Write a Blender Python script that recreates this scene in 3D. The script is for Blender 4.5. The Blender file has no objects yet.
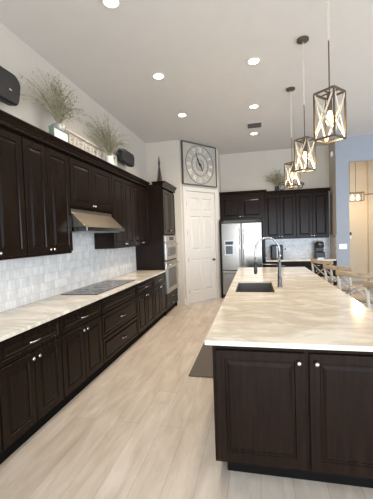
import bpy, bmesh, math, random
from mathutils import Vector, Matrix
random.seed(7)
S = bpy.context.scene
COL = S.collection
PI = math.pi

# ------------------------------------------------------------------ camera
cam_d = bpy.data.cameras.new('camera'); cam = bpy.data.objects.new('camera', cam_d); COL.objects.link(cam)
R_ = Vector((0.976672, 0.211945, -0.034521)); U_ = Vector((0.02487, 0.048035, 0.998536)); F_ = Vector((-0.213293, 0.9761, -0.041643))
m = Matrix.Identity(4)
for i in range(3):
    m[i][0] = R_[i]; m[i][1] = U_[i]; m[i][2] = -F_[i]
m[2][3] = 1.5699
cam.matrix_world = m
cam_d.sensor_fit = 'HORIZONTAL'; cam_d.sensor_width = 36; cam_d.lens = 36 * 313.84 / 373
cam_d.clip_start = 0.05
S.camera = cam

# ------------------------------------------------------------------ world, daylight, exposure
S.view_settings.view_transform = 'Standard'; S.view_settings.look = 'None'
S.view_settings.gamma = 1; S.view_settings.use_curve_mapping = False
S.view_settings.exposure = -0.04
w = bpy.data.worlds.new('sky'); S.world = w; w.use_nodes = True
bg = w.node_tree.nodes['Background']; bg.inputs[0].default_value = (0.62, 0.78, 1.0, 1); bg.inputs[1].default_value = 1.3

def area(name, loc, rot, sx, sy, power, col):
    l = bpy.data.lights.new(name, 'AREA'); l.shape = 'RECTANGLE'; l.size = sx; l.size_y = sy
    l.energy = power; l.color = col
    o = bpy.data.objects.new(name, l); o.location = loc; o.rotation_euler = rot; COL.objects.link(o); return o
# daylight entering through the sliding doors behind the camera and the windows on the right
area('daylight_rear', (1.6, -3.45, 1.3), (PI/2-.12, 0, 0), 5.6, 2.4, 620, (0.78, 0.88, 1.0))
area('daylight_right', (5.45, 4.2, 1.6), (0, PI/2, 0), 2.6, 5.6, 170, (0.66, 0.80, 1.0))
LAMP = 30.0

# ------------------------------------------------------------------ materials
def lin(c):
    return tuple(((v/255)/12.92 if v/255 <= .04045 else (((v/255)+.055)/1.055)**2.4) for v in c) + (1,)
def mat(name, rgb, rough=.5, metal=0, spec=None, bump=0, bscale=60, var=0, vscale=6, coat=0):
    M = bpy.data.materials.new(name); M.use_nodes = True; nt = M.node_tree; b = nt.nodes['Principled BSDF']
    b.inputs['Roughness'].default_value = rough; b.inputs['Metallic'].default_value = metal
    if spec is not None: b.inputs['Specular IOR Level'].default_value = spec
    if coat: b.inputs['Coat Weight'].default_value = coat; b.inputs['Coat Roughness'].default_value = .15
    tc = nt.nodes.new('ShaderNodeTexCoord')
    n = nt.nodes.new('ShaderNodeTexNoise'); n.inputs['Scale'].default_value = vscale; n.inputs['Detail'].default_value = 4
    nt.links.new(tc.outputs['Object'], n.inputs['Vector'])
    mx = nt.nodes.new('ShaderNodeMix'); mx.data_type = 'RGBA'
    c = lin(rgb); v = var if var else .03
    mx.inputs[6].default_value = tuple(x*(1-v) for x in c[:3])+(1,); mx.inputs[7].default_value = tuple(min(1, x*(1+v)) for x in c[:3])+(1,)
    nt.links.new(n.outputs['Fac'], mx.inputs[0]); nt.links.new(mx.outputs[2], b.inputs['Base Color'])
    if bump:
        n2 = nt.nodes.new('ShaderNodeTexNoise'); n2.inputs['Scale'].default_value = bscale
        nt.links.new(tc.outputs['Object'], n2.inputs['Vector'])
        bp = nt.nodes.new('ShaderNodeBump'); bp.inputs['Strength'].default_value = bump; bp.inputs['Distance'].default_value = .01
        nt.links.new(n2.outputs['Fac'], bp.inputs['Height']); nt.links.new(bp.outputs[0], b.inputs['Normal'])
    return M
def emit(name, rgb, strength):
    M = bpy.data.materials.new(name); M.use_nodes = True; nt = M.node_tree; nt.nodes.clear()
    e = nt.nodes.new('ShaderNodeEmission'); e.inputs[0].default_value = lin(rgb); e.inputs[1].default_value = strength
    o = nt.nodes.new('ShaderNodeOutputMaterial'); nt.links.new(e.outputs[0], o.inputs[0]); return M
def wood(name, c1, c2, rough=.35, stretch=(14, 14, .9), coat=0.0, spec=.5):
    M = bpy.data.materials.new(name); M.use_nodes = True; nt = M.node_tree; b = nt.nodes['Principled BSDF']
    b.inputs['Roughness'].default_value = rough; b.inputs['Specular IOR Level'].default_value = spec
    if coat: b.inputs['Coat Weight'].default_value = coat; b.inputs['Coat Roughness'].default_value = .12
    tc = nt.nodes.new('ShaderNodeTexCoord'); mp = nt.nodes.new('ShaderNodeMapping'); mp.inputs['Scale'].default_value = stretch
    n = nt.nodes.new('ShaderNodeTexNoise'); n.inputs['Scale'].default_value = 3; n.inputs['Detail'].default_value = 6; n.inputs['Roughness'].default_value = .65
    r = nt.nodes.new('ShaderNodeValToRGB'); r.color_ramp.elements[0].position = .35; r.color_ramp.elements[1].position = .68
    r.color_ramp.elements[0].color = lin(c1); r.color_ramp.elements[1].color = lin(c2)
    nt.links.new(tc.outputs['Object'], mp.inputs[0]); nt.links.new(mp.outputs[0], n.inputs['Vector']); nt.links.new(n.outputs['Fac'], r.inputs[0])
    nt.links.new(r.outputs[0], b.inputs['Base Color']); return M
def floor_mat():
    M = bpy.data.materials.new('oak_plank_floor'); M.use_nodes = True; nt = M.node_tree; b = nt.nodes['Principled BSDF']
    b.inputs['Roughness'].default_value = .38
    tc = nt.nodes.new('ShaderNodeTexCoord'); sp = nt.nodes.new('ShaderNodeSeparateXYZ'); cb = nt.nodes.new('ShaderNodeCombineXYZ')
    nt.links.new(tc.outputs['Object'], sp.inputs[0]); nt.links.new(sp.outputs[1], cb.inputs[0]); nt.links.new(sp.outputs[0], cb.inputs[1])
    br = nt.nodes.new('ShaderNodeTexBrick'); br.offset = .37; br.inputs['Scale'].default_value = 1
    br.inputs['Brick Width'].default_value = 1.5; br.inputs['Row Height'].default_value = .2; br.inputs['Mortar Size'].default_value = .0016
    br.inputs['Bias'].default_value = 0
    br.inputs['Color1'].default_value = lin((214, 203, 190)); br.inputs['Color2'].default_value = lin((198, 186, 171)); br.inputs['Mortar'].default_value = lin((172, 158, 142))
    nt.links.new(cb.outputs[0], br.inputs['Vector'])
    mp = nt.nodes.new('ShaderNodeMapping'); mp.inputs['Scale'].default_value = (1.0, 5, 1)
    n = nt.nodes.new('ShaderNodeTexNoise'); n.inputs['Scale'].default_value = 2.2; n.inputs['Detail'].default_value = 7; n.inputs['Roughness'].default_value = .62; n.inputs['Distortion'].default_value = .5
    nt.links.new(cb.outputs[0], mp.inputs[0]); nt.links.new(mp.outputs[0], n.inputs['Vector'])
    r = nt.nodes.new('ShaderNodeValToRGB'); r.color_ramp.elements[0].position = .3; r.color_ramp.elements[1].position = .7
    r.color_ramp.elements[0].color = (.68, .63, .57, 1); r.color_ramp.elements[1].color = (1.0, 1.0, 1.0, 1)
    nt.links.new(n.outputs['Fac'], r.inputs[0])
    mx = nt.nodes.new('ShaderNodeMix'); mx.data_type = 'RGBA'; mx.blend_type = 'MULTIPLY'; mx.inputs[0].default_value = .85
    nt.links.new(br.outputs['Color'], mx.inputs[6]); nt.links.new(r.outputs[0], mx.inputs[7]); nt.links.new(mx.outputs[2], b.inputs['Base Color'])
    return M
def marble(name, base, vein, rough=.12):
    M = bpy.data.materials.new(name); M.use_nodes = True; nt = M.node_tree; b = nt.nodes['Principled BSDF']
    b.inputs['Roughness'].default_value = rough
    tc = nt.nodes.new('ShaderNodeTexCoord')
    mp = nt.nodes.new('ShaderNodeMapping'); mp.inputs['Scale'].default_value = (.9, 2.4, 1); mp.inputs['Rotation'].default_value = (0, 0, .25)
    n = nt.nodes.new('ShaderNodeTexNoise'); n.inputs['Scale'].default_value = 1.7; n.inputs['Detail'].default_value = 8; n.inputs['Distortion'].default_value = .7; n.inputs['Roughness'].default_value = .68
    nt.links.new(tc.outputs['Object'], mp.inputs[0]); nt.links.new(mp.outputs[0], n.inputs['Vector'])
    r = nt.nodes.new('ShaderNodeValToRGB'); cr = r.color_ramp
    cr.elements[0].position = .20; cr.elements[0].color = lin(base); cr.elements[1].position = .75; cr.elements[1].color = lin(base)
    for p, c in ((.36, base), (.47, vein), (.60, base)):
        e = cr.elements.new(p); e.color = lin(c)
    nt.links.new(n.outputs['Fac'], r.inputs[0])
    n2 = nt.nodes.new('ShaderNodeTexNoise'); n2.inputs['Scale'].default_value = 2.6; n2.inputs['Detail'].default_value = 8; n2.inputs['Roughness'].default_value = .65
    nt.links.new(mp.outputs[0], n2.inputs['Vector'])
    r2 = nt.nodes.new('ShaderNodeValToRGB'); r2.color_ramp.elements[0].position = .35; r2.color_ramp.elements[0].color = (.88, .86, .83, 1); r2.color_ramp.elements[1].position = .6; r2.color_ramp.elements[1].color = (1, 1, 1, 1)
    nt.links.new(n2.outputs['Fac'], r2.inputs[0])
    mx = nt.nodes.new('ShaderNodeMix'); mx.data_type = 'RGBA'; mx.blend_type = 'MULTIPLY'; mx.inputs[0].default_value = .7
    nt.links.new(r.outputs[0], mx.inputs[6]); nt.links.new(r2.outputs[0], mx.inputs[7]); nt.links.new(mx.outputs[2], b.inputs['Base Color'])
    return M
def tile(name, horiz, c1, c2, mort, bw=.15, rh=.075):
    # horiz: 0 = tiles run along X, 1 = along Y
    M = bpy.data.materials.new(name); M.use_nodes = True; nt = M.node_tree; b = nt.nodes['Principled BSDF']
    b.inputs['Roughness'].default_value = .22
    tc = nt.nodes.new('ShaderNodeTexCoord'); sp = nt.nodes.new('ShaderNodeSeparateXYZ'); cb = nt.nodes.new('ShaderNodeCombineXYZ')
    nt.links.new(tc.outputs['Object'], sp.inputs[0]); nt.links.new(sp.outputs[horiz], cb.inputs[0]); nt.links.new(sp.outputs[2], cb.inputs[1])
    br = nt.nodes.new('ShaderNodeTexBrick'); br.inputs['Scale'].default_value = 1
    br.inputs['Brick Width'].default_value = bw; br.inputs['Row Height'].default_value = rh; br.inputs['Mortar Size'].default_value = .0025
    br.inputs['Color1'].default_value = lin(c1); br.inputs['Color2'].default_value = lin(c2); br.inputs['Mortar'].default_value = lin(mort)
    nt.links.new(cb.outputs[0], br.inputs['Vector'])
    n = nt.nodes.new('ShaderNodeTexNoise'); n.inputs['Scale'].default_value = 9; n.inputs['Detail'].default_value = 3; nt.links.new(cb.outputs[0], n.inputs['Vector'])
    mx = nt.nodes.new('ShaderNodeMix'); mx.data_type = 'RGBA'; mx.blend_type = 'MULTIPLY'; mx.inputs[0].default_value = .35
    nt.links.new(br.outputs['Color'], mx.inputs[6]); nt.links.new(n.outputs['Fac'], mx.inputs[7]); nt.links.new(mx.outputs[2], b.inputs['Base Color'])
    bp = nt.nodes.new('ShaderNodeBump'); bp.inputs['Strength'].default_value = .5; bp.inputs['Distance'].default_value = .004; bp.invert = True
    nt.links.new(br.outputs['Fac'], bp.inputs['Height'])
    bp2 = nt.nodes.new('ShaderNodeBump'); bp2.inputs['Strength'].default_value = .6; bp2.inputs['Distance'].default_value = .01
    nt.links.new(n.outputs['Fac'], bp2.inputs['Height']); nt.links.new(bp.outputs[0], bp2.inputs['Normal']); nt.links.new(bp2.outputs[0], b.inputs['Normal'])
    return M
M_WALL = mat('greige_wall_paint', (192, 183, 169), .85, bump=.05, bscale=150)
M_CEIL = mat('ceiling_paint', (204, 198, 190), .9, bump=.05, bscale=90)
M_FAR = mat('cream_wall_paint', (222, 206, 180), .85)
M_TRIM = mat('white_trim_paint', (208, 201, 190), .45)
M_FLOOR = floor_mat()
M_TOP = marble('cream_quartzite', (236, 229, 216), (208, 197, 179))
M_TILE = tile('backsplash_tile', 1, (253, 251, 246), (234, 230, 224), (226, 223, 218), .05, .10)
M_TILEX = tile('backsplash_tile_rear', 0, (232, 232, 232), (205, 206, 208), (214, 212, 208))
M_CAB = wood('espresso_cabinet_wood', (22, 14, 10), (34, 24, 17), .22, coat=.0, spec=.09)
M_TOE = mat('black_toe_kick', (10, 8, 7), .7, spec=.1)
M_NICKEL = mat('brushed_nickel', (205, 203, 200), .22, 1)
M_STEEL = mat('stainless_steel', (122, 117, 110), .22, 1, var=.06)
M_OVEN = mat('oven_stainless', (196, 192, 186), .28, 1, var=.05)
M_HOOD = mat('hood_stainless', (150, 140, 126), .34, 1, var=.06)
M_CHROME = mat('chrome', (150, 152, 155), .16, 1)
M_GLASSB = mat('black_ceramic_glass', (26, 27, 30), .1)
M_BLACK = mat('black_plastic', (20, 20, 22), .4)
M_SPK = mat('black_speaker_grille', (24, 23, 24), .6, bump=.2, bscale=300)
M_OVENG = mat('oven_dark_glass', (62, 60, 58), .15)
M_SINK = mat('dark_composite_sink', (84, 80, 76), .45)
M_BRONZE = mat('aged_bronze_metal', (88, 76, 62), .45, .4)
M_STRAP = mat('galvanised_strap', (196, 186, 168), .45, .1)
M_BULB = emit('glowing_bulb', (255, 206, 140), 10)
M_CAN = emit('recessed_lamp_diffuser', (255, 240, 214), 14)
M_CHAND = emit('chandelier_glow', (255, 236, 200), 5)
M_STOOL = wood('weathered_light_wood', (150, 130, 106), (186, 166, 140), .55, (6, 6, 6))
M_STOOLX = mat('whitewashed_wood', (178, 172, 162), .5)
M_MAT = mat('grey_rubber_mat', (92, 84, 76), .7, bump=.3, bscale=200)
M_CLOCK = mat('weathered_clock_face', (170, 163, 150), .6, .1, var=.2, vscale=9)
M_CLOCKD = mat('clock_relief_light', (214, 208, 194), .5, .1)
M_CLOCKF = mat('clock_dark_frame', (92, 88, 82), .5, .3)
M_HAND = mat('black_clock_hand', (26, 26, 27), .5)
M_GRASS = mat('dried_green_grass', (150, 144, 116), .8, var=.3, vscale=20)
M_GRASSD = mat('dark_green_stems', (104, 98, 76), .8, var=.3, vscale=20)
M_WHITE = mat('white_enamel', (226, 224, 214), .4)
M_PEWTER = mat('pewter', (168, 172, 170), .35, .6)
M_GREEN = mat('green_glaze', (104, 116, 102), .5)
M_CARVE = mat('whitewashed_carving', (220, 209, 190), .8, var=.25, vscale=30)
M_DKMETAL = mat('dark_iron', (58, 55, 52), .5, .5)
M_PLATE = mat('white_switch_plate', (236, 236, 238), .4)
M_FAN = wood('dark_fan_wood', (66, 48, 34), (88, 66, 48), .5)
M_RED = mat('copper_red', (150, 78, 60), .5)

# ------------------------------------------------------------------ mesh helpers
class MB:
    def __init__(s): s.v = []; s.f = []
    def add(s, vs, fs):
        n = len(s.v); s.v += [tuple(v) for v in vs]; s.f += [tuple(i+n for i in f) for f in fs]; return s
    def box(s, x0, x1, y0, y1, z0, z1):
        vs = [(x, y, z) for x in (x0, x1) for y in (y0, y1) for z in (z0, z1)]
        return s.add(vs, [(0, 1, 3, 2), (4, 6, 7, 5), (0, 4, 5, 1), (2, 3, 7, 6), (0, 2, 6, 4), (1, 5, 7, 3)])
    def bar(s, a, b, wd, th, up=(0, 0, 1)):
        a = Vector(a); b = Vector(b); d = (b-a).normalized(); u = Vector(up)
        if abs(d.dot(u)) > .95: u = Vector((1, 0, 0))
        x = d.cross(u).normalized(); y = x.cross(d).normalized()
        vs = [p + x*i*wd/2 + y*j*th/2 for p in (a, b) for i, j in ((-1, -1), (1, -1), (1, 1), (-1, 1))]
        return s.add(vs, [(0, 3, 2, 1), (4, 5, 6, 7), (0, 1, 5, 4), (1, 2, 6, 5), (2, 3, 7, 6), (3, 0, 4, 7)])
    def tube(s, pts, r, seg=8, closed=False):
        pts = [Vector(p) for p in pts]; n = len(pts); rs = r if isinstance(r, (list, tuple)) else [r]*n
        vs = []; fs = []; px = None
        for i, p in enumerate(pts):
            if closed: d = pts[(i+1) % n]-pts[i-1]
            else: d = pts[min(i+1, n-1)]-pts[max(i-1, 0)]
            d.normalize()
            if px is None:
                u = Vector((0, 0, 1)) if abs(d.z) < .9 else Vector((1, 0, 0)); px = d.cross(u).normalized()
            else: px = (px - d*px.dot(d)).normalized()
            py = d.cross(px)
            for k in range(seg):
                a = 2*PI*k/seg; vs.append(p + (px*math.cos(a)+py*math.sin(a))*rs[i])
        for i in range(n if closed else n-1):
            for k in range(seg):
                a = i*seg+k; b = i*seg+(k+1) % seg; j = (i+1) % n
                fs.append((a, b, j*seg+(k+1) % seg, j*seg+k))
        if not closed: fs.append(tuple(range(seg))[::-1]); fs.append(tuple((n-1)*seg+k for k in range(seg)))
        return s.add(vs, fs)
    def lathe(s, prof, c=(0, 0, 0), seg=20, axis='z'):
        vs = []; fs = []; n = len(prof)
        for r, h in prof:
            for k in range(seg):
                a = 2*PI*k/seg; x, y = r*math.cos(a), r*math.sin(a)
                v = (x, y, h) if axis == 'z' else ((x, h, y) if axis == 'y' else (h, x, y))
                vs.append((v[0]+c[0], v[1]+c[1], v[2]+c[2]))
        for i in range(n-1):
            for k in range(seg): fs.append((i*seg+k, i*seg+(k+1) % seg, (i+1)*seg+(k+1) % seg, (i+1)*seg+k))
        fs.append(tuple(range(seg))[::-1]); fs.append(tuple((n-1)*seg+k for k in range(seg)))
        return s.add(vs, fs)
    def prism(s, poly, a0, a1, axis='y'):
        def P(p, t):
            if axis == 'y': return (p[0], t, p[1])
            if axis == 'x': return (t, p[0], p[1])
            return (p[0], p[1], t)
        n = len(poly); vs = [P(p, a0) for p in poly]+[P(p, a1) for p in poly]
        fs = [tuple(range(n)), tuple(range(2*n-1, n-1, -1))]+[(i, i+n, (i+1) % n+n, (i+1) % n) for i in range(n)]
        return s.add(vs, fs)
    def panel(s, x0, x1, z0, z1, t=.022, stile=.058, y=0.0, flat=False):
        # raised-panel front, facing -y; the back lies at y, the face at y-t
        prof = [(0, 0), (0, -t+.003), (.003, -t)]
        if not flat:
            q = min(stile, (x1-x0)*.28, (z1-z0)*.3)
            prof += [(q, -t), (q+.006, -t+.009), (q+.014, -t+.009), (q+.034, -t+.001), (q+.036, -t)]
        vs = []; fs = []
        for i, d in prof: vs += [(x0+i, y+d, z0+i), (x1-i, y+d, z0+i), (x1-i, y+d, z1-i), (x0+i, y+d, z1-i)]
        for k in range(len(prof)-1):
            for j in range(4): fs.append((k*4+j, k*4+(j+1) % 4, (k+1)*4+(j+1) % 4, (k+1)*4+j))
        fs.append((0, 3, 2, 1)); e = (len(prof)-1)*4; fs.append((e, e+1, e+2, e+3))
        return s.add(vs, fs)
    def build(s, name, material, parent=None, bevel=0, smooth=False, seg=2):
        me = bpy.data.meshes.new(name); me.from_pydata(s.v, [], s.f); me.update()
        bm = bmesh.new(); bm.from_mesh(me); bmesh.ops.recalc_face_normals(bm, faces=bm.faces); bm.to_mesh(me); bm.free()
        me.materials.append(material)
        o = bpy.data.objects.new(name, me); COL.objects.link(o)
        if parent: o.parent = parent
        if smooth: me.shade_smooth()
        if bevel:
            b = o.modifiers.new('bevel', 'BEVEL'); b.width = bevel; b.segments = seg; b.limit_method = 'ANGLE'; b.angle_limit = .6
        return o
def thing(name, label, cat, loc=(0, 0, 0), rotz=0, group=None):
    o = bpy.data.objects.new(name, None); COL.objects.link(o); o.location = loc; o.rotation_euler = (0, 0, rotz)
    o.empty_display_size = .1
    o['label'] = label; o['category'] = cat
    if group: o['group'] = group
    return o
def tag(o, label, cat, group=None):
    o['label'] = label; o['category'] = cat
    if group: o['group'] = group
    return o
def struct(name, mb, material, parent=None, **k):
    o = mb.build(name, material, parent, **k)
    if parent is None: o['kind'] = 'structure'
    return o
def copy_tree(o, parent=None):
    c = o.copy(); COL.objects.link(c); c.parent = parent
    for ch in list(o.children): copy_tree(ch, c)
    return c

H = 3.72; WX = -2.373
# ------------------------------------------------------------------ the room
struct('floor', MB().box(WX-.1, 5.6, -3.6, 11.6, -.1, 0), M_FLOOR)
struct('ceiling', MB().box(WX-.1, 5.6, -3.6, 8.62, H, H+.1), M_CEIL)
struct('wall_left', MB().box(WX-.12, WX, -3.6, 7.0, 0, H), M_WALL)
struct('wall_oven', MB().box(WX, -1.60, 6.90, 7.0, 0, H), M_WALL)
# diagonal pantry wall: local x along the wall, local -y towards the room
P1 = Vector((-1.60, 6.90, 0)); P2 = Vector((-.85, 7.90, 0)); DA = math.atan2(P2.y-P1.y, P2.x-P1.x)
DL = (P2-P1).length
def diag(o): o.location = P1; o.rotation_euler = (0, 0, DA); return o
pw = MB(); pw.box(0, .14, 0, .1, 0, H).box(1.09, DL, 0, .1, 0, H).box(.14, 1.09, 0, .1, 2.615, H)
diag(struct('wall_pantry', pw, M_WALL))
struct('wall_fridge_side', MB().box(-.95, -.85, 7.9, 8.6, 0, H), M_WALL)
struct('wall_back', MB().box(-.85, 1.98, 8.5, 8.62, 0, H), M_WALL)
struct('wall_return', MB().box(1.86, 1.98, 7.9, 8.5, 0, H), M_WALL)
M_BLUE = mat('daylight_tinted_wall', (150, 154, 160), .85, bump=.05, bscale=150)  # cool daylight on this wall is put into its base colour
wb = MB(); wb.box(1.861, 2.14, 7.88, 7.99, 0, H).box(2.14, 4.4, 7.88, 7.99, 3.15, H).box(4.4, 5.5, 7.88, 7.99, 0, H)
struct('wall_archway', wb, M_BLUE)
# room beyond the opening
struct('wall_beyond', MB().box(1.98, 5.6, 10.6, 10.72, 0, 3.72), M_FAR)
struct('wall_beyond_left', MB().box(1.86, 1.98, 8.62, 10.6, 0, 3.72), M_FAR)
struct('trim_beyond', MB().box(3.38, 3.50, 10.45, 10.6, 0, 3.72), M_FAR)
struct('ceiling_beyond', MB().box(1.98, 5.6, 7.99, 10.72, 3.72, 3.82), M_CEIL)
struct('baseboard_beyond', MB().box(1.98, 3.28, 10.58, 10.6, 0, .14), M_TRIM)
# right and rear walls with tall window openings (outside the frame, they let the daylight in)
wr = MB(); wr.box(5.5, 5.62, -3.6, 1.2, 0, H).box(5.5, 5.62, 7.2, 10.6, 0, H).box(5.5, 5.62, 1.2, 7.2, 3.0, H).box(5.5, 5.62, 1.2, 7.2, 0, .2)
struct('wall_right', wr, M_WALL)
wq = MB(); wq.box(WX, -1.4, -3.6, -3.5, 0, H).box(4.6, 5.5, -3.6, -3.5, 0, H).box(-1.4, 4.6, -3.6, -3.5, 2.9, H)
struct('wall_rear', wq, M_WALL)
fr = MB()
for y in (1.2, 3.2, 5.2, 7.14): fr.box(5.5, 5.56, y, y+.06, .2, 3.0)
struct('window_1', fr, M_TRIM)
fr = MB()
for x in (-1.4, .6, 2.6, 4.54): fr.box(x, x+.06, -3.57, -3.51, 0, 2.9)
struct('window_2', fr, M_TRIM)
# baseboards
diag(struct('baseboard_pantry', MB().box(.0, .055, -.018, 0, 0, .15), M_TRIM, bevel=.004))
struct('baseboard_right', MB().box(1.87, 2.15, 7.862, 7.88, 0, .14), M_TRIM, bevel=.004)
# door casing
cs = MB(); cs.box(.055, .145, -.025, 0, 0, 2.70).box(1.085, 1.19, -.025, 0, 0, 2.70).box(.145, 1.085, -.025, 0, 2.61, 2.70)
diag(struct('trim_1', cs, M_TRIM, bevel=.006))
# six-panel pantry door
def six_panel(x0, x1, z0, z1, t=.04):
    mb = MB(); W = x1-x0; st = .115; mid = .10; xs = [(x0+st, x0+W/2-mid/2), (x0+W/2+mid/2, x1-st)]
    zs = [(z0+.25, z0+1.02), (z0+1.22, z0+2.02), (z0+2.13, z0+2.44)]
    xb = [x0, xs[0][0], xs[0][1], xs[1][0], xs[1][1], x1]; zb = [z0]+[q for z in zs for q in z]+[z1]
    for i in range(5):
        for j in range(7):
            a, b, c, d = xb[i], xb[i+1], zb[j], zb[j+1]
            if i in (1, 3) and j in (1, 3, 5):
                pr = [(0, 0), (.012, .012), (.03, .012), (.055, .003)]
                vs = []; fs = []
                for ins, dep in pr: vs += [(a+ins, dep, c+ins), (b-ins, dep, c+ins), (b-ins, dep, d-ins), (a+ins, dep, d-ins)]
                for k in range(3):
                    for q in range(4): fs.append((k*4+q, k*4+(q+1) % 4, (k+1)*4+(q+1) % 4, (k+1)*4+q))
                fs.append((12, 13, 14, 15)); mb.add(vs, fs)
            else: mb.add([(a, 0, c), (b, 0, c), (b, 0, d), (a, 0, d)], [(0, 1, 2, 3)])
    mb.add([(x0, 0, z0), (x1, 0, z0), (x1, 0, z1), (x0, 0, z1), (x0, t, z0), (x1, t, z0), (x1, t, z1), (x0, t, z1)],
           [(4, 7, 6, 5), (0, 4, 5, 1), (1, 5, 6, 2), (2, 6, 7, 3), (3, 7, 4, 0)])
    return mb
d1 = diag(struct('door_1', six_panel(.15, 1.08, .015, 2.605), M_TRIM))
hd = MB(); hd.lathe([(.032, 0), (.032, -.008), (.012, -.012), (.012, -.05)], (1.00, 0, .98), 16, 'y'); hd.bar((1.01, -.05, .98), (.89, -.052, .98), .018, .018)
hd.build('door_handle', M_DKMETAL, d1)
for z in (.30, 1.02, 1.65, 2.32):
    MB().lathe([(.009, -.05), (.009, .05)], (.152, -.008, z), 8).build('hinge', M_STEEL, d1)

# backsplash tiles
struct('trim_2', MB().box(WX, WX+.012, 1.0, 5.98, .915, 1.75), M_TILE)
o = bpy.data.objects['trim_2']
struct('trim_3', MB().box(.25, 1.86, 8.488, 8.5, .915, 1.5), M_TILEX)
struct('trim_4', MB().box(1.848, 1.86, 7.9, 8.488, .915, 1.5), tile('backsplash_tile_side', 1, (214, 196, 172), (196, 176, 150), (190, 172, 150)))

# ------------------------------------------------------------------ cabinets
def knob(par, x, z, y=-.022, s=1.0):
    MB().lathe([(.005*s, 0), (.005*s, -.012), (.014*s, -.018), (.015*s, -.025), (.009*s, -.031)], (x, y, z), 12, 'y').build('knob', M_NICKEL, par, smooth=True)
def pull(par, x, z, y=-.022, w=.12):
    pts = [(x-w/2, y, z), (x-w/2+.006, y-.02, z), (x-w/4, y-.03, z), (x, y-.034, z), (x+w/4, y-.03, z), (x+w/2-.006, y-.02, z), (x+w/2, y, z)]
    MB().tube(pts, .0055, 8).build('handle', M_NICKEL, par, smooth=True)
def door(par, x0, x1, z0, z1, kx=None, kz=None, y=0):
    d = MB().panel(x0, x1, z0, z1, y=y).build('door', M_CAB, par)
    if kx is not None: knob(d, kx, kz, y-.022)
    return d
def drawer(par, x0, x1, z0, z1, pl=True):
    d = MB().panel(x0, x1, z0, z1, stile=.032).build('drawer', M_CAB, par)
    if pl: pull(d, (x0+x1)/2, (z0+z1)/2)
    return d
G = .008
def base_cab(label, loc, rot, w, depth, kind='doors', group=None, pulls=True, dw=None, knobs=True):
    t = thing('base_cabinet', label, 'cabinet', loc, rot, group)
    MB().box(.001, w-.001, .001, depth, .10, .884).build('carcass', M_CAB, t)
    MB().box(.001, w-.001, .03, depth, 0, .0995).build('toe_kick', M_TOE, t)
    if kind == 'doors':
        drawer(t, G, w-G, .70, .865, pulls)
        door(t, G, w/2-G/2, .115, .688, w/2-.035, .645); door(t, w/2+G/2, w-G, .115, .688, w/2+.035, .645)
    elif kind == 'drawers':
        drawer(t, G, w-G, .70, .865, False); drawer(t, G, w-G, .415, .688); drawer(t, G, w-G, .115, .403)
    elif kind == 'tall':
        door(t, .018, w/2-.012, .125, .84, w/2-.05, .80); door(t, w/2+.012, w-.018, .125, .84, w/2+.05, .80)
    return t
FX = -1.772; BD = FX-WX-.003
B = [1.06, 1.80, 2.52, 3.30, 4.42, 5.20, 5.975]
LB = ['espresso base cabinet at the left frame edge, nearest of the long left run',
      'espresso base cabinet with one drawer over two doors, lowest left in the photo',
      'narrower espresso base cabinet beside the near end of the cooktop',
      'espresso three-drawer base cabinet under the black cooktop',
      'espresso two-door base cabinet just beyond the cooktop drawers',
      'espresso two-door base cabinet against the tall oven cabinet']
for i in range(6):
    base_cab(LB[i], (FX, B[i], 0), PI/2, B[i+1]-B[i], BD, 'drawers' if i == 3 else 'doors', 'left base cabinets')
ct = MB().box(WX+.013, -1.738, 1.0, 5.975, .885, .915).build('countertop', M_TOP, bevel=.003)
tag(ct, 'long cream stone worktop running along the tiled left wall', 'countertop')

def upper_cab(label, loc, rot, w, depth, z0, z1, group, ks=.03, split=None):
    t = thing('wall_cabinet', label, 'cabinet', loc, rot, group)
    MB().box(.001, w-.001, .001, depth, z0, 2.60).build('carcass', M_CAB, t)
    s = split if split else w/2
    door(t, G, s-.004, z0+.025, z1, s-ks, z0+.06); door(t, s+.004, w-G, z0+.025, z1, s+ks, z0+.06)
    return t
UX = -2.062; UD = UX-WX-.003
U = [1.77, 2.51, 3.25, 4.325, 5.12, 5.975]
LU = ['tall espresso wall cabinet at the left frame edge below the nearer black speaker',
      'tall espresso wall cabinet with two doors just before the hood',
      'short espresso wall cabinet directly above the stainless hood',
      'espresso wall cabinet with dark exposed side, just beyond the hood',
      'espresso wall cabinet in the corner against the oven tower']
for i in range(5):
    upper_cab(LU[i], (UX, U[i], 0), PI/2, U[i+1]-U[i], UD, 1.94 if i == 2 else 1.425, 2.52, 'left wall cabinets', split={1: .335, 2: .50, 3: .42, 4: .40}.get(i))
def crown_profile(z0=2.545, z1=2.645, out=.07):
    return [(0, z0), (0, z1), (out, z1), (out, z1-.016), (out*.8, z1-.02), (out*.62, z1-.045), (out*.35, z1-.06), (out*.3, z1-.07), (.02, z1-.085), (.015, z0)]
# left crown: profile in x, swept along y
cp = [(-2.0395+p[0], p[1]) for p in crown_profile(2.548, 2.645, .062)]
cr = MB().prism(cp, 1.77, 5.915, 'y').build('crown_molding', M_CAB)
tag(cr, 'long espresso crown molding topping the left wall cabinets', 'molding')
# stainless hood
hood = thing('range_hood', 'stainless slanted range hood under the short left wall cabinet', 'range hood', (0, 0, 0))
hp = [(WX+.02, 1.72), (-1.875, 1.72), (-2.055, 1.895), (-2.055, 1.935), (WX+.02, 1.935)]
MB().prism(hp, 3.262, 4.315, 'y').build('canopy', M_HOOD, hood, bevel=.004)
MB().box(WX+.02, -1.862, 3.262, 4.315, 1.672, 1.7195).build('lip', M_STEEL, hood, bevel=.004)
fl = MB().box(WX+.06, -1.92, 3.32, 4.26, 1.662, 1.6715)
fl.build('filter', M_PEWTER, hood)
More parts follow.
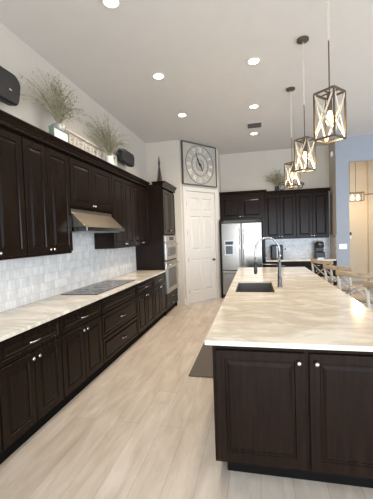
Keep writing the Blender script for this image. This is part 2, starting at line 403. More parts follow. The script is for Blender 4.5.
# oven tower
tw = thing('oven_cabinet', 'tall espresso cabinet holding the built-in ovens beside the white door', 'cabinet', (-1.765, 5.98, 0), PI/2)
TWw = .91; TD = -1.765-WX-.003
cc = MB(); cc.box(0, .02, 0, TD, 0, 2.62).box(TWw-.02, TWw, 0, TD, .0, 2.62).box(.02, TWw-.02, TD-.02, TD, .1, 2.62)
for z in (.10, .40, 1.08, 1.60, 2.60): cc.box(.02, TWw-.02, .002, TD-.02, z, z+.018)
cc.build('carcass', M_CAB, tw)
MB().box(.02, TWw-.02, .03, TD-.02, 0, .099).build('toe_kick', M_TOE, tw)
door(tw, G, TWw/2-.004, 1.63, 2.52, TWw/2-.03, 1.70); door(tw, TWw/2+.004, TWw-G, 1.63, 2.52, TWw/2+.03, 1.70)
drawer(tw, G, TWw-G, .115, .255); drawer(tw, G, TWw-G, .265, .405)
q = .065
cm = MB(); cm.prism([(-p[0]-.0225, p[1]) for p in crown_profile(2.548, 2.665, q)], -q, TWw, 'x')
# prism axis x takes (y,z): profile leaning out to -y
cm.prism([(-p[0], p[1]) for p in crown_profile(2.548, 2.665, q)], -.0225, .18, 'y')
cm.build('crown_molding', M_CAB, tw)
ov = thing('built_in_oven', 'stainless built-in oven, the lower one in the tall espresso cabinet', 'oven', (-1.765, 6.005, 0), PI/2)
MB().box(.005, .865, .0, .5, .42, 1.078).build('body', M_OVEN, ov)
od = MB().box(.0, .87, -.04, -.001, .43, 1.07).build('door', M_OVEN, ov, bevel=.005)
MB().box(.13, .74, -.043, -.0402, .53, .93).build('window', M_OVENG, od)
hb = MB(); hb.tube([(.05, -.085, 1.01), (.82, -.085, 1.01)], .012, 10); hb.tube([(.09, -.04, 1.01), (.09, -.085, 1.01)], .008, 8); hb.tube([(.78, -.04, 1.01), (.78, -.085, 1.01)], .008, 8)
hb.build('handle', M_NICKEL, od, smooth=True)
mw = thing('built_in_microwave', 'stainless built-in microwave oven above the larger wall oven', 'microwave', (-1.765, 6.005, 0), PI/2)
MB().box(.005, .865, .0, .45, 1.10, 1.598).build('body', M_OVEN, mw)
md = MB().box(.0, .87, -.04, -.001, 1.105, 1.46).build('door', M_OVEN, mw, bevel=.005)
MB().box(.13, .74, -.043, -.0402, 1.18, 1.36).build('window', M_OVENG, md)
hb = MB(); hb.tube([(.05, -.08, 1.42), (.82, -.08, 1.42)], .011, 10); hb.tube([(.09, -.04, 1.42), (.09, -.08, 1.42)], .008, 8); hb.tube([(.78, -.04, 1.42), (.78, -.08, 1.42)], .008, 8)
hb.build('handle', M_NICKEL, md, smooth=True)
cpn = MB().box(.0, .87, -.035, -.001, 1.47, 1.595).build('control_panel', M_OVEN, mw, bevel=.004)
MB().box(.28, .62, -.038, -.0352, 1.50, 1.57).build('display', M_BLACK, cpn)

# cooktop
ck = thing('cooktop', 'flat black glass cooktop set in the left worktop', 'cooktop', (0, 0, .915))
MB().box(-2.31, -1.835, 3.36, 4.60, .0005, .008).build('glass_top', M_GLASSB, ck, bevel=.003)
for x, y, r in ((-2.19, 3.62, .09), (-1.96, 3.62, .075), (-2.08, 3.98, .12), (-2.19, 4.34, .075), (-1.96, 4.34, .1)):
    MB().tube([(x+r*math.cos(a*PI/16), y+r*math.sin(a*PI/16), .0083) for a in range(32)], .0015, 4, True).build('burner_ring', M_OVENG, ck)

# ------------------------------------------------------------------ back run
fc = thing('wall_cabinet', 'short two-door espresso cabinet above the refrigerator', 'cabinet', (-.84, 8.0, 0), 0)
MB().box(.001, 1.089, 0.001, .495, 1.95, 2.60).build('carcass', M_CAB, fc)
door(fc, .03, .525, 1.975, 2.5, .495, 2.02); door(fc, .533, 1.04, 1.975, 2.5, .563, 2.02)
cm = MB(); cm.prism([(-p[0], p[1]) for p in crown_profile(2.548, 2.645, .06)], -.005, 1.15, 'x'); cm.build('crown_molding', M_CAB, fc)
sp_ = thing('refrigerator_surround', 'tall dark end panels on both sides of the refrigerator', 'panel', (0, 8.0, 0))
MB().box(-.845, -.815, -.22, .495, 0, 1.949).build('side_panel', M_CAB, sp_)
MB().box(.195, .25, -.12, .495, 0, 1.949).build('side_panel', M_CAB, sp_)
for lab, x0, x1 in (('two-door espresso wall cabinet next to the refrigerator cabinet', .255, 1.01), ('two-door espresso wall cabinet at the right end, above the coffee maker', 1.012, 1.77)):
    upper_cab(lab, (x0, 8.19, 0), 0, x1-x0, .305, 1.425, 2.52, 'rear wall cabinets')
cm = MB().prism([(8.168-p[0], p[1]) for p in crown_profile(2.548, 2.625, .05)], .315, 1.80, 'x').build('crown_molding', M_CAB)
tag(cm, 'espresso crown molding on the rear wall cabinets right of the refrigerator', 'molding')
base_cab('espresso base cabinet on the back wall under the black toaster', (.255, 7.91, 0), 0, .79, .585, 'doors', 'rear base cabinets')
base_cab('espresso base cabinet on the back wall under the coffee maker', (1.047, 7.91, 0), 0, .79, .585, 'doors', 'rear base cabinets')
bt = MB().box(.255, 1.846, 7.87, 8.487, .885, .915).build('countertop', M_TOP, bevel=.003)
tag(bt, 'short pale stone worktop on the back wall beyond the island', 'countertop')
# refrigerator
rf = thing('refrigerator', 'stainless french-door refrigerator with ice dispenser on the back wall', 'refrigerator', (-.80, 7.72, 0))
MB().box(.0, .965, .05, .72, .02, 1.85).build('body', M_BLACK, rf)
ld = MB().box(.0, .478, 0, .048, .70, 1.85).build('door', M_STEEL, rf, bevel=.01)
rd = MB().box(.486, .965, 0, .048, .70, 1.85).build('door', M_STEEL, rf, bevel=.01)
for d, x in ((ld, .44), (rd, .525)):
    h = MB(); h.tube([(x, -.06, .80), (x, -.06, 1.72)], .012, 10); h.tube([(x, 0, .84), (x, -.06, .84)], .009, 8); h.tube([(x, 0, 1.68), (x, -.06, 1.68)], .009, 8)
    h.build('handle', M_NICKEL, d, smooth=True)
dr = MB().box(.0, .965, 0, .048, .10, .69).build('drawer', M_STEEL, rf, bevel=.01)
h = MB(); h.tube([(.08, -.06, .62), (.885, -.06, .62)], .012, 10); h.tube([(.12, 0, .62), (.12, -.06, .62)], .009, 8); h.tube([(.845, 0, .62), (.845, -.06, .62)], .009, 8)
h.build('handle', M_NICKEL, dr, smooth=True)
dp = MB(); dp.box(.07, .30, -.012, -.0005, 1.07, 1.43).build('dispenser', M_PEWTER, ld, bevel=.004)
MB().box(.09, .28, -.0155, -.0125, 1.33, 1.41).build('dispenser_display', M_BLACK, ld)
MB().box(.10, .27, -.0155, -.0125, 1.10, 1.30).build('dispenser_recess', M_OVENG, ld)
# coffee maker
cf = thing('coffee_maker', 'black single-serve coffee maker on the right of the back worktop', 'coffee maker', (1.44, 8.08, .915))
MB().box(0, .22, .06, .32, 0, .16).build('body', M_BLACK, cf, bevel=.015)
MB().box(.01, .21, .16, .31, .16, .38).build('water_tank', M_BLACK, cf, bevel=.015)
MB().lathe([(.085, 0), (.095, .03), (.09, .12), (.06, .15)], (.11, .1, .27), 18).build('brew_head', M_BLACK, cf, smooth=True)
MB().box(.03, .19, .0, .06, 0, .03).build('drip_tray', M_PEWTER, cf, bevel=.004)
MB().tube([(.04, .02, .33), (.06, -.005, .36), (.16, -.005, .36), (.18, .02, .33)], .008, 8).build('handle', M_NICKEL, cf)
# toaster oven / air fryer
tt = thing('toaster', 'black two-slot upright appliance on the back worktop behind the faucet', 'toaster', (.39, 8.1, .915))
MB().box(0, .29, .0, .26, .0, .36).build('body', M_BLACK, tt, bevel=.03, seg=3)
MB().box(.135, .155, -.012, .001, .03, .34).build('front_trim', M_PEWTER, tt, bevel=.003)
MB().lathe([(.018, 0), (.018, -.02)], (.22, 0, .1), 12, 'y').build('knob', M_NICKEL, tt)
ol = thing('wall_outlet', 'small outlet on the rear tile just right of the black toaster', 'outlet', (.77, 8.487, 1.15))
MB().box(-.035, .035, -.006, 0, -.055, .055).build('plate', M_PLATE, ol, bevel=.002)
MB().box(-.015, .015, -.03, -.0065, -.02, .02).build('plug', M_BLACK, ol, bevel=.003)

# ------------------------------------------------------------------ island
IX0, IX1, IY0, IY1 = -.324, .92, 1.916, 6.3
island = thing('island_cabinet', 'near end of the dark island with two raised-panel doors facing the camera', 'cabinet', (-.285, 1.975, 0))
wI = 1.14
MB().box(0, wI, .001, .56, .10, .884).build('carcass', M_CAB, island)
MB().box(.07, wI-.07, .06, .56, 0, .0995).build('toe_kick', M_TOE, island)
door(island, .02, .562, .125, .845, .525, .79, 0); door(island, .585, 1.12, .125, .845, .625, .79, 0)
ib = thing('sink_cabinet', 'long dark body of the island under the sink', 'cabinet', (0, 0, 0))
ibm = MB(); ibm.box(-.285, .60, 2.537, 3.52, .10, .884).box(-.285, .60, 4.55, 6.24, .10, .884).box(-.285, -.262, 3.52, 4.55, .10, .884).box(.34, .60, 3.52, 4.55, .10, .884).box(-.262, .34, 3.52, 4.55, .10, .5)
ibm.build('carcass', M_CAB, ib)
MB().box(-.22, .55, 2.54, 6.2, 0, .0995).build('toe_kick', M_TOE, ib)
for k in range(5):
    y0 = 2.56+k*.735
    MB().panel(-y0-.715, -y0, .125, .865).build('side_panel', M_CAB, ib).matrix_local = Matrix.Translation((-.285, 0, 0)) @ Matrix.Rotation(-PI/2, 4, 'Z')
# worktop with sink cutout
SX0, SX1, SY0, SY1 = -.235, .205, 3.60, 4.47
tp = MB(); tp.box(IX0, SX0, IY0, IY1, .885, .915).box(SX1, IX1, IY0, IY1, .885, .915).box(SX0, SX1, IY0, SY0, .885, .915).box(SX0, SX1, SY1, IY1, .885, .915)
def slab_with_hole():
    z0, z1 = .885, .915; O = [(IX0, IY0), (IX1, IY0), (IX1, IY1), (IX0, IY1)]; I = [(SX0, SY0), (SX1, SY0), (SX1, SY1), (SX0, SY1)]
    vs = [(x, y, z) for z in (z0, z1) for (x, y) in O+I]; fs = []
    for j in range(4):
        k = (j+1) % 4
        fs += [(8+j, 8+k, 12+k, 12+j), (j, 4+j, 4+k, k), (j, k, 8+k, 8+j), (4+j, 12+j, 12+k, 4+k)]
    return MB().add(vs, fs)
it = slab_with_hole().build('island_countertop', M_TOP, bevel=.003)
tag(it, 'large cream veined stone slab on top of the island', 'countertop')
def open_box(x0, x1, y0, y1, z0, z1, t=.012):
    return MB().box(x0, x1, y0, y1, z0, z0+t).box(x0, x0+t, y0, y1, z0+t, z1).box(x1-t, x1, y0, y1, z0+t, z1).box(x0+t, x1-t, y0, y0+t, z0+t, z1).box(x0+t, x1-t, y1-t, y1, z0+t, z1)
sk = thing('sink', 'dark grey undermount sink cut into the island top', 'sink', (0, 0, 0))
open_box(SX0-.012, SX1+.012, SY0-.012, SY1+.012, .66, .8845).build('basin', M_SINK, sk)
MB().lathe([(.045, .6722), (.045, .676), (.03, .677)], ((SX0+SX1)/2, 4.05, 0), 18).build('drain', M_STEEL, sk)
# faucet
fa = thing('faucet', 'tall chrome pull-down faucet beside the island sink', 'faucet', (.285, 3.95, .9155))
MB().lathe([(.034, 0), (.034, .01), (.026, .014), (.026, .16), (.022, .165), (.02, .30), (.012, .31)], seg=18).build('body', M_CHROME, fa, smooth=True)
ap = [(0, 0, .30)]; 
for k in range(13):
    a = PI*k/12; ap.append((-.14+.14*math.cos(a), 0, .455+.15*math.sin(a)))
ap += [(-.28, 0, .38), (-.285, 0, .30)]
MB().tube(ap, .011, 10).build('spout', M_CHROME, fa, smooth=True)
sg = MB(); tot = []
for i in range(len(ap)-1):
    a = Vector(ap[i]); b = Vector(ap[i+1]); n = max(1, int((b-a).length/.004))
    for j in range(n): tot.append((a.lerp(b, j/n), (b-a).normalized()))
hel = []
for i, (p, d) in enumerate(tot):
    y = Vector((0, 1, 0)); x = d.cross(y).normalized(); an = i*PI/2; hel.append(p+(x*math.cos(an)+y*math.sin(an))*.0135)
sg.tube(hel, .0022, 4).build('spring', M_NICKEL, fa)
MB().lathe([(.012, .31), (.017, .30), (.02, .24), (.022, .19), (.016, .165), (.012, .16)], (-.285, 0, 0), 14).build('spray_head', M_BLACK, fa, smooth=True)
MB().tube([(0, 0, .275), (-.14, 0, .28), (-.285, 0, .28)], .007, 8).build('docking_arm', M_CHROME, fa, smooth=True)
MB().tube([(0, -.02, .12), (.0, -.05, .125), (.0, -.11, .15)], .007, 8).build('lever', M_CHROME, fa, smooth=True)
# floor mat
fm = MB().prism([(-.765, 3.37), (-.50, 3.37), (-.33, 3.37), (-.33, 4.75), (-.765, 4.75)], .0005, .018, 'z').build('floor_mat', M_MAT, bevel=.006)
tag(fm, 'grey-brown anti-fatigue mat on the floor along the island', 'mat')

# ------------------------------------------------------------------ stools (local: back chord along x, seat towards -y)
def make_stool():
    t = thing('bar_stool', '', 'stool', group='cross-back stools along the island')
    hw = .25
    MB().prism([(-.19, -.40), (.19, -.40), (.22, -.02), (.12, .01), (-.12, .01), (-.22, -.02)], .665, .70, 'z').build('seat', M_STOOL, t, bevel=.01)
    rail = []
    n = 12
    pts = [(-hw-.03+2*(hw+.03)*i/n, .02+.075*math.sin(PI*i/n)) for i in range(n+1)]
    vs = []; fs = []
    for (x, y) in pts: vs += [(x, y-.013, .985), (x, y+.013, .985), (x, y+.018, 1.05), (x, y-.008, 1.05)]
    for i in range(n):
        for j in range(4): fs.append((i*4+j, i*4+(j+1) % 4, (i+1)*4+(j+1) % 4, (i+1)*4+j))
    fs += [(0, 1, 2, 3), (n*4+3, n*4+2, n*4+1, n*4)]
    MB().add(vs, fs).build('top_rail', M_STOOL, t, bevel=.006)
    for s in (-1, 1):
        MB().tube([(s*(hw-.01), .03, .99), (s*(hw-.015), .0, .70), (s*(hw-.01), .02, .35), (s*(hw+.01), .06, 0)], [.017, .018, .018, .014], 8).build('leg', M_STOOLX, t, smooth=True)
        MB().tube([(s*(hw-.05), -.37, .665), (s*(hw-.03), -.40, 0)], [.018, .013], 8).build('leg', M_STOOLX, t, smooth=True)
        MB().tube([(s*(hw-.02), .03, .975), (0, .055, .84), (-s*(hw-.03), .0, .71)], .011, 8).build('cross_brace', M_STOOLX, t, smooth=True)
    for z, y in ((.25, -.385), (.32, .03)):
        MB().tube([(-hw+.03, y, z), (hw-.03, y, z)], .011, 8).build('stretcher', M_STOOL, t, smooth=True)
    for s in (-1, 1): MB().tube([(s*(hw-.015), .03, .28), (s*(hw-.035), -.385, .28)], .011, 8).build('stretcher', M_STOOL, t, smooth=True)
    return t
stools = [((1.07, 6.43), (1.36, 5.93), 'light wood cross-back stool farthest from the camera along the island'),
          ((1.09, 5.40), (1.39, 4.90), 'light wood cross-back stool second from the far end of the island'),
          ((1.07, 4.53), (1.44, 4.12), 'light wood cross-back stool second nearest, long top rail running to the frame edge'),
          ((1.12, 3.60), (1.45, 3.12), 'light wood cross-back stool nearest the camera, mostly cut off by the right frame edge')]
proto = make_stool()
for i, (a, b, lab) in enumerate(stools):
    o = proto if i == 0 else copy_tree(proto)
    a = Vector(a); b = Vector(b); d = (b-a).normalized(); mid = a+d*.28
    # local -y must point to the island (-x side)
    ang = math.atan2(-d.y, -d.x)
    nrm = Vector((math.sin(ang), -math.cos(ang)))
    o.location = (mid.x, mid.y, 0); o.rotation_euler = (0, 0, ang); o['label'] = lab

# ------------------------------------------------------------------ pendants
def make_pendant():
    t = thing('pendant_light', '', 'pendant lamp', group='lantern pendants over the island')
    W = .078; z0, z1 = -1.45, -1.105
    MB().lathe([(.065, 0), (.065, -.02), (.03, -.03), (.01, -.035)], seg=20).build('canopy', M_BRONZE, t, smooth=False)
    ch = MB(); z = -.03
    k = 0
    while z > -.72:
        ring = [(.009*math.cos(a*PI/4)*(k % 2), .009*math.cos(a*PI/4)*(1-k % 2), z-.016+.018*math.sin(a*PI/4)) for a in range(8)]
        ch.tube(ring, .0026, 4, True); z -= .028; k += 1
    ch.build('chain', M_STRAP, t)
    MB().tube([(0, 0, -.72), (0, 0, z1)], .005, 8).build('rod', M_BRONZE, t)
    fr = MB(); c = [(-W, -W), (W, -W), (W, W), (-W, W)]
    for i in range(4):
        a = c[i]; b = c[(i+1) % 4]
        fr.bar((a[0], a[1], z0), (a[0], a[1], z1), .012, .012)
        for z in (z0, z1): fr.bar((a[0], a[1], z), (b[0], b[1], z), .013, .013)
    fr.bar((-W, 0, z1), (W, 0, z1), .010, .008); fr.bar((0, -W, z1), (0, W, z1), .010, .008)
    fr.build('frame', M_BRONZE, t)
    for i in range(4):
        a = Vector(c[i]); b = Vector(c[(i+1) % 4]); x = MB()
        out = ((a+b)/2).normalized()*.0
        for (p, q) in ((a, b), (b, a)):
            x.bar((p.x, p.y, z0+.006), (q.x, q.y, z1-.006), .003, .014, up=((a+b)/2).normalized().to_3d().cross(Vector((0, 0, 1))))
        x.build('cross_strap', M_STRAP, t)
    MB().lathe([(.014, z1), (.018, z1-.01), (.018, z1-.13), (.012, z1-.135)], seg=14).build('socket', M_BRONZE, t, smooth=False)
    b = MB().lathe([(.010, z1-.135), (.016, z1-.15), (.027, z1-.19), (.027, z1-.215), (.016, z1-.235), (.004, z1-.243)], seg=14).build('bulb', M_BULB, t, smooth=True)
    return t
pend = [(.578, 2.60, 'lantern pendant nearest the camera, largest of the three over the island'),
        (.578, 3.80, 'middle lantern pendant of the three over the island'),
        (.578, 5.02, 'farthest and smallest lantern pendant, in front of the rear cabinets')]
pp = make_pendant()
for i, (x, y, lab) in enumerate(pend):
    o = pp if i == 0 else copy_tree(pp)
    o.location = (x, y, H-.0005); o.rotation_euler = (0, 0, math.radians(48)); o['label'] = lab
    l = bpy.data.lights.new('pendant_bulb_light', 'POINT'); l.energy = 4; l.color = (1, .78, .5); l.shadow_soft_size = .03
    lo = bpy.data.objects.new('bulb_light', l); COL.objects.link(lo); lo.parent = o; lo.location = (0, 0, -1.40)

# ------------------------------------------------------------------ recessed lights
cans = [(-1.22, 2.74, 'recessed ceiling light nearest the camera, top left of the ceiling'), (-1.20, 4.12, 'recessed ceiling light over the left aisle, second from the camera'),
        (-1.20, 5.52, 'recessed ceiling light farthest over the left aisle, above the clock'), (.04, 4.10, 'recessed ceiling light above the island, nearest of the middle row'),
        (.04, 5.52, 'recessed ceiling light in the middle row just before the vent'), (.04, 6.98, 'recessed ceiling light beyond the ceiling vent')]
can0 = thing('recessed_light', '', 'ceiling light', group='recessed ceiling lights')
MB().lathe([(.085, 0), (.085, -.006), (.072, -.009), (.066, -.006), (.066, 0)], seg=28).build('trim_ring', M_TRIM, can0)
MB().lathe([(.064, -.0005), (.06, -.008), (.03, -.011)], seg=24).build('diffuser', M_CAN, can0)
for i, (x, y, lab) in enumerate(cans):
    o = can0 if i == 0 else copy_tree(can0)
    o.location = (x, y, H-.0005); o['label'] = lab
    l = bpy.data.lights.new('can_light', 'SPOT'); l.energy = LAMP*1.75; l.color = (1, .84, .66); l.spot_size = math.radians(150); l.spot_blend = .8; l.shadow_soft_size = .07
    lo = bpy.data.objects.new('lamp_light', l); COL.objects.link(lo); lo.parent = o; lo.location = (0, 0, -.03)
vt = thing('ceiling_vent', 'small grey air vent grille on the ceiling between two recessed lights', 'vent', (.05, 6.45, H-.0005))
MB().box(-.15, .15, -.15, .15, -.008, 0).build('frame', M_CEIL, vt, bevel=.002)
sl = MB()
for k in range(8): sl.box(-.13, .13, -.128+k*.034, -.114+k*.034, -.016, -.0085)
sl.build('slats', M_CLOCKF, vt)

# ------------------------------------------------------------------ clock
ck = thing('wall_clock', 'large square weathered metal clock above the white pantry door', 'clock', P1, DA)
CX, CZ, CS = .58, 3.225, .48; CW = .545
MB().box(CX-CW, CX+CW, -.05, -.03, CZ-CS, CZ+CS).build('face', M_CLOCK, ck)
fr = MB()
for a in ((CX-CW, CX+CW, CZ+CS-.02, CZ+CS), (CX-CW, CX+CW, CZ-CS, CZ-CS+.02), (CX-CW, CX-CW+.02, CZ-CS+.02, CZ+CS-.02), (CX+CW-.02, CX+CW, CZ-CS+.02, CZ+CS-.02)):
    fr.box(a[0], a[1], -.07, -.028, a[2], a[3])
fr.build('frame', M_CLOCKF, ck)
def ring(r, tr, y=-.054): return [(CX+r*math.cos(k*PI/24), y, CZ+r*math.sin(k*PI/24)) for k in range(48)]
rg = MB(); rg.tube(ring(.44, .006), .006, 5, True); rg.tube(ring(.255, .006), .005, 5, True); rg.tube(ring(.125, 0), .005, 5, True)
rg.build('ring', M_CLOCKF, ck)
rom = ['XII', 'I', 'II', 'III', 'IIII', 'V', 'VI', 'VII', 'VIII', 'IX', 'X', 'XI']
for k, s in enumerate(rom):
    a = PI/2-k*PI/6; ur = Vector((math.cos(a), 0, math.sin(a))); ut = Vector((math.sin(a), 0, -math.cos(a)))
    wd = {'I': .022, 'V': .05, 'X': .05}; tot = sum(wd[c] for c in s); q_ = -tot/2; cen = Vector((CX, -.054, CZ)); nm = MB()
    for ch_ in s:
        x0 = q_; x1 = q_+wd[ch_]; q_ = x1; A, Bq = .295, .41
        P = lambda x, r: tuple(cen+ut*x+ur*r)
        xm = (x0+x1)/2
        if ch_ == 'I': nm.bar(P(xm, A), P(xm, Bq), .018, .006, (0, 1, 0))
        elif ch_ == 'V': nm.bar(P(x0+.008, Bq), P(xm, A), .018, .006, (0, 1, 0)); nm.bar(P(x1-.008, Bq), P(xm, A), .008, .006, (0, 1, 0))
        else: nm.bar(P(x0+.008, Bq), P(x1-.008, A), .018, .006, (0, 1, 0)); nm.bar(P(x1-.008, Bq), P(x0+.008, A), .010, .006, (0, 1, 0))
    nm.build('numeral', M_CLOCKD, ck)
gl = MB()
for k in range(14):   # scrollwork in the middle
    a = k*2*PI/14
    gl.tube([(CX+(.13+.1*t/6)*math.cos(a+.5*math.sin(t)), -.053, CZ+(.13+.1*t/6)*math.sin(a+.5*math.sin(t))) for t in range(7)], .005, 5)
gl.build('scrollwork', M_CLOCKD, ck)
MB().tube([(CX-.02, -.07, CZ-.02), (CX-.15, -.07, CZ+.30)], [.012, .005], 6).build('minute_hand', M_HAND, ck)
MB().tube([(CX-.10, -.066, CZ+.14), (CX+.0, -.066, CZ), (CX+.08, -.066, CZ-.14)], [.008, .014, .006], 6).build('hour_hand', M_HAND, ck)
MB().lathe([(.022, -.062), (.022, -.08)], (CX, 0, CZ), 14, 'y').build('hub', M_HAND, ck)

# ------------------------------------------------------------------ things on top of the cabinets
TOPZ = 2.6005
def speaker(label, y0, y1, z0, z1):
    t = thing('wall_speaker', label, 'speaker', (WX, (y0+y1)/2, (z0+z1)/2), 0, 'black wall speakers')
    hw = (y1-y0)/2; hh = (z1-z0)/2
    # rounded outline (y,z), the bottom narrower
    out = []
    cor = [(hw*.86, -hh, .06), (hw, hh*.55, .08), (hw*.8, hh, .08), (-hw*.8, hh, .08), (-hw, hh*.55, .08), (-hw*.86, -hh, .06)]
    pts = [Vector((c[0], c[1])) for c in cor]; n = len(pts)
    for i in range(n):
        p = pts[i]; a = (pts[i-1]-p); b = (pts[(i+1) % n]-p); r = min(cor[i][2], a.length*.45, b.length*.45)
        A = p+a.normalized()*r; Bv = p+b.normalized()*r
        for k in range(5):
            u = k/4; out.append((1-u)**2*A+2*u*(1-u)*p+u*u*Bv)
    vs = []; fs = []; N_ = len(out)
    for x, s, dz in ((.05, .80, 0), (.10, 1, 0), (.17, 1, -.01), (.195, .93, -.01)): vs += [(x, v.x*s, v.y*s+dz) for v in out]
    for k in range(3):
        for i in range(N_): fs.append((k*N_+i, k*N_+(i+1) % N_, (k+1)*N_+(i+1) % N_, (k+1)*N_+i))
    fs += [tuple(range(N_)), tuple(3*N_+i for i in range(N_))]
    MB().add(vs, fs).build('cabinet', M_SPK, t, bevel=.006)
    MB().box(.0005, .05, -.05, .05, -.06, .06).build('bracket', M_WHITE, t)
    MB().box(.1955, .198, hw*.42, hw*.52, -hh*.34, -hh*.24).build('badge', M_NICKEL, t)
    return t
speaker('black wall speaker at the left frame edge above the wall cabinets', 2.10, 2.73, 2.88, 3.17)
speaker('small black wall speaker above the far end of the left wall cabinets', 5.12, 5.68, 2.91, 3.15)

def grass(par, base, n, hgt, spread, droop=.3, seed=1, flat=.5):
    rnd = random.Random(seed); g = MB(); g2 = MB()
    for i in range(n):
        a = rnd.uniform(0, 2*PI); r = rnd.random()**.6*spread; L = hgt*rnd.uniform(.55, 1.0)
        tx, ty = r*math.cos(a)*flat, r*math.sin(a)
        pts = []
        for k in range(6):
            u = k/5; z = L*u*(1-.35*(r/spread)*u) - droop*hgt*(r/spread)*u**3*rnd.uniform(.5, 1)
            pts.append(Vector(base)+Vector((max(tx*u**1.5, -.13), ty*u**1.4, z)))
        (g if i % 3 else g2).tube(pts, [.003, .003, .0026, .0022, .0018, .001], 3)
        for k in range(2, 6):
            for _ in range(3):
                p = pts[k-1].lerp(pts[k], rnd.random()); d = Vector((rnd.uniform(-1, 1)*.4, rnd.uniform(-1, 1), rnd.uniform(-.3, 1))).normalized()*rnd.uniform(.02, .045)
                s = Vector((rnd.uniform(-1, 1), rnd.uniform(-1, 1), rnd.uniform(-1, 1))).normalized()*.005
                q = p+d
                if q.x+par.location.x < WX+.02: continue
                (g if rnd.random() < .7 else g2).add([p-s, p+s, q+s*.3, q-s*.3], [(0, 1, 2, 3)])
    g.build('grass', M_GRASS, par); g2.build('stems', M_GRASSD, par)
v1 = thing('grass_vase', 'pewter vase of wispy green grass nearest on the left cabinets', 'plant', (-2.17, 3.28, TOPZ), 0, 'vases of grass on the cabinets')
MB().lathe([(.055, 0), (.07, .03), (.062, .12), (.05, .18), (.055, .2), (.085, .29), (.08, .292), (.05, .21)], seg=20).build('vase', M_PEWTER, v1, smooth=True)
MB().lathe([(.0605, .175), (.064, .185), (.064, .2), (.0605, .21)], seg=20).build('band', M_GREEN, v1, smooth=True)
grass(v1, (0, 0, .27), 120, .76, .62, .2, 3, .35)
v2 = thing('grass_vase', 'white vase of wispy green grass beside the smaller speaker', 'plant', (-2.17, 4.58, TOPZ), 0, 'vases of grass on the cabinets')
MB().lathe([(.05, 0), (.07, .04), (.065, .16), (.05, .2), (.06, .25), (.055, .252)], seg=20).build('vase', M_WHITE, v2, smooth=True)
grass(v2, (0, 0, .22), 120, .78, .72, .2, 5, .35)
bx = thing('white_box', 'small white box with dark metal corners in front of the pewter vase', 'box', (-2.09, 2.98, TOPZ))
MB().box(-.0, .05, .01, .27, .0, .17).build('body', M_WHITE, bx, bevel=.004)
e = MB()
for y in (0, .27): e.box(-.003, .056, y, y+.012, 0, .185)
e.box(-.003, .056, .012, .27, .17, .182); e.build('metal_edge', M_GREEN, bx)
# carved panel leaning at the wall
cvp = thing('carved_panel', 'long whitewashed openwork carved panel standing behind the grass vases', 'carving', (-2.33, 3.48, TOPZ))
LP, HP = 1.66, .40
e = MB()
for a, b in (((0, 0), (LP, 0)), ((0, HP), (LP, HP)), ((0, 0), (0, HP)), ((LP, 0), (LP, HP))):
    e.bar((.01, a[0], a[1]+(.012 if a[1] == 0 else -.012)), (.01, b[0], b[1]+(.012 if b[1] == 0 else -.012)), .022, .024)
e.build('frame', M_CARVE, cvp)
e = MB(); nC = 8
for k in range(nC):
    cy = LP*(k+.5)/nC
    for r in (.085, .05): e.tube([(.01, cy+r*math.cos(a*PI/8), HP/2+1.45*r*math.sin(a*PI/8)) for a in range(16)], .010, 5, True)
    for s1 in (-1, 1):
        for s2 in (-1, 1):
            e.tube([(.01, cy+s1*.02, HP/2+s2*.03), (.01, cy+s1*.06, HP/2+s2*.06), (.01, cy+s1*.095, HP/2+s2*.15)], [.008, .014, .006], 5)
            e.tube([(.01, cy+s1*.055+.015*math.cos(a*PI/4), HP/2+s2*.115+.02*math.sin(a*PI/4)) for a in range(8)], .007, 5, True)
e.build('openwork', M_CARVE, cvp)
# figurine on the tower
stt = thing('metal_figurine', 'thin dark metal spired figurine on top of the tall oven cabinet', 'ornament', (-1.93, 6.42, 2.6215))
MB().box(-.06, .06, -.07, .07, 0, .03).build('base', M_DKMETAL, stt, bevel=.003)
e = MB()
for s1 in (-1, 1):
    for s2 in (-1, 1): e.tube([(s1*.045, s2*.055, .03), (s1*.028, s2*.034, .17), (s1*.014, s2*.016, .34), (0, 0, .50)], [.018, .016, .014, .010], 6)
for z, w_ in ((.17, .034), (.28, .024), (.38, .016)): e.box(-w_, w_, -w_*1.2, w_*1.2, z, z+.014)
e.tube([(0, 0, .44), (0, 0, .50), (0, 0, .53), (0, 0, .66)], [.012, .028, .02, .004], 8)
e.tube([(0, .03*math.cos(a*PI/5), .11+.035*math.sin(a*PI/5)) for a in range(10)], .007, 5, True)
e.build('spire', M_DKMETAL, stt)
sm = MB().lathe([(.018, 0), (.024, .05), (.015, .09), (.02, .12), (.008, .17)], (0.0, .12, 0), 10)
sm.build('small_bird', M_DKMETAL, stt, smooth=True)
# back cabinets decoration
sc = thing('iron_scroll', 'dark wrought iron scroll ornament on the rear wall cabinets', 'ornament', (.60, 8.215, 2.6005))
e = MB()
for cx, r in ((.10, .11), (.33, .09), (.53, .085)):
    e.tube([(cx+r*math.cos(a*PI/10)*(1-a*.018), 0, .125+r*math.sin(a*PI/10)*(1-a*.018)) for a in range(32)], .011, 6)
e.bar((0, 0, .009), (.64, 0, .009), .02, .016)
e.tube([(.2, 0, .15), (.3, 0, .24), (.45, 0, .24), (.62, 0, .17)], .01, 6)
e.build('scroll', M_DKMETAL, sc)
v3 = thing('grass_vase', 'grass vase on the rear cabinets, half hidden behind the farthest pendant', 'plant', (.58, 8.36, 2.6005), PI/2)
MB().lathe([(.04, 0), (.05, .04), (.045, .12), (.035, .16)], seg=16).build('vase', M_DKMETAL, v3, smooth=True)
grass(v3, (0, 0, .14), 90, .55, .42, .2, 9, .12)
g3 = v3

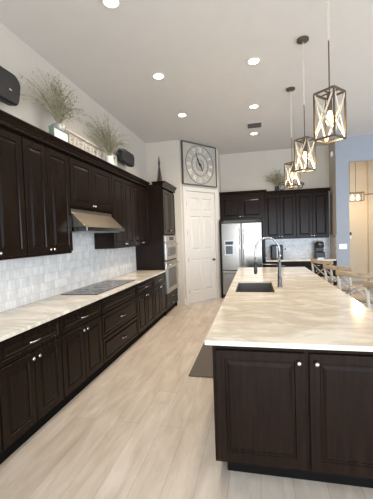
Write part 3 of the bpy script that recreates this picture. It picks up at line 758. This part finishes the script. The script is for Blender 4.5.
# ------------------------------------------------------------------ wall devices
sw = thing('switch_plate', 'white multi-gang switch plate on the narrow bluish wall beside the opening', 'switch', (1.995, 7.8795, 1.21))
MB().box(-.085, .085, -.006, 0, -.06, .06).build('plate', M_PLATE, sw, bevel=.002)
for k in (-1, 0, 1): MB().box(k*.048-.015, k*.048+.015, -.010, -.0065, -.033, .033).build('rocker', M_PLATE, sw)
ms = thing('motion_sensor', 'small white motion sensor high on the corner wall above the rear cabinets', 'sensor', (1.8595, 8.12, 3.40))
MB().box(-.05, 0, -.035, .035, -.06, .06).build('housing', M_PLATE, ms, bevel=.012)
MB().box(-.053, -.0505, -.02, .02, -.04, .0).build('lens', M_WHITE, ms)
th = thing('thermostat', 'tiny dark thermostat on the cream wall through the opening', 'thermostat', (2.90, 10.5995, 1.48))
MB().box(-.03, .03, -.02, 0, -.04, .04).build('housing', M_DKMETAL, th, bevel=.004)
MB().box(-.04, .04, -.01, 0, -.15, -.08).build('plate', M_PLATE, th)
# chandelier in the room beyond
chd = thing('linear_chandelier', 'glowing rectangular chandelier seen through the opening', 'chandelier', (2.82, 9.9, 0))
e = MB()
for y in (-.12, .12):
    for a, b in (((-.30, 2.42), (.22, 2.42)), ((-.30, 2.65), (.22, 2.65)), ((-.30, 2.42), (-.30, 2.65)), ((.22, 2.42), (.22, 2.65))):
        e.bar((a[0], y, a[1]), (b[0], y, b[1]), .018, .018, (0, 1, 0))
for x in (-.30, .22):
    for z in (2.42, 2.65): e.bar((x, -.12, z), (x, .12, z), .018, .018)
e.build('frame', M_BRONZE, chd)
for x in (-.12, .04): MB().tube([(x, 0, 2.65), (x, 0, 3.719)], .006, 6).build('hanging_rod', M_BRONZE, chd)
for x in (-.2, -.05, .1): MB().lathe([(.03, 2.44), (.05, 2.5), (.03, 2.56), (.01, 2.6)], (x, 0, 0), 12).build('bulb', M_CHAND, chd, smooth=True)
l = bpy.data.lights.new('chandelier_light', 'POINT'); l.energy = 30; l.color = (1, .80, .55); l.shadow_soft_size = .15
lo = bpy.data.objects.new('chandelier_light', l); COL.objects.link(lo); lo.parent = chd; lo.location = (0, -.3, 2.3)
fan = thing('ceiling_fan', 'dark wooden blade of a ceiling fan at the right frame edge through the opening', 'fan', (3.85, 10.0, 2.62))
MB().lathe([(.09, -.1), (.11, -.05), (.11, .05), (.04, .1)], seg=18).build('motor', M_BRONZE, fan, smooth=True)
MB().tube([(0, 0, .1), (0, 0, 1.099)], .015, 8).build('rod', M_BRONZE, fan)
for k in range(5):
    a = PI+k*2*PI/5; d = Vector((math.cos(a), math.sin(a), 0)); MB().bar(d*.1+Vector((0, 0, 0)), d*.70+Vector((0, 0, -.02)), .12, .014).build('blade', M_FAN, fan, bevel=.004)
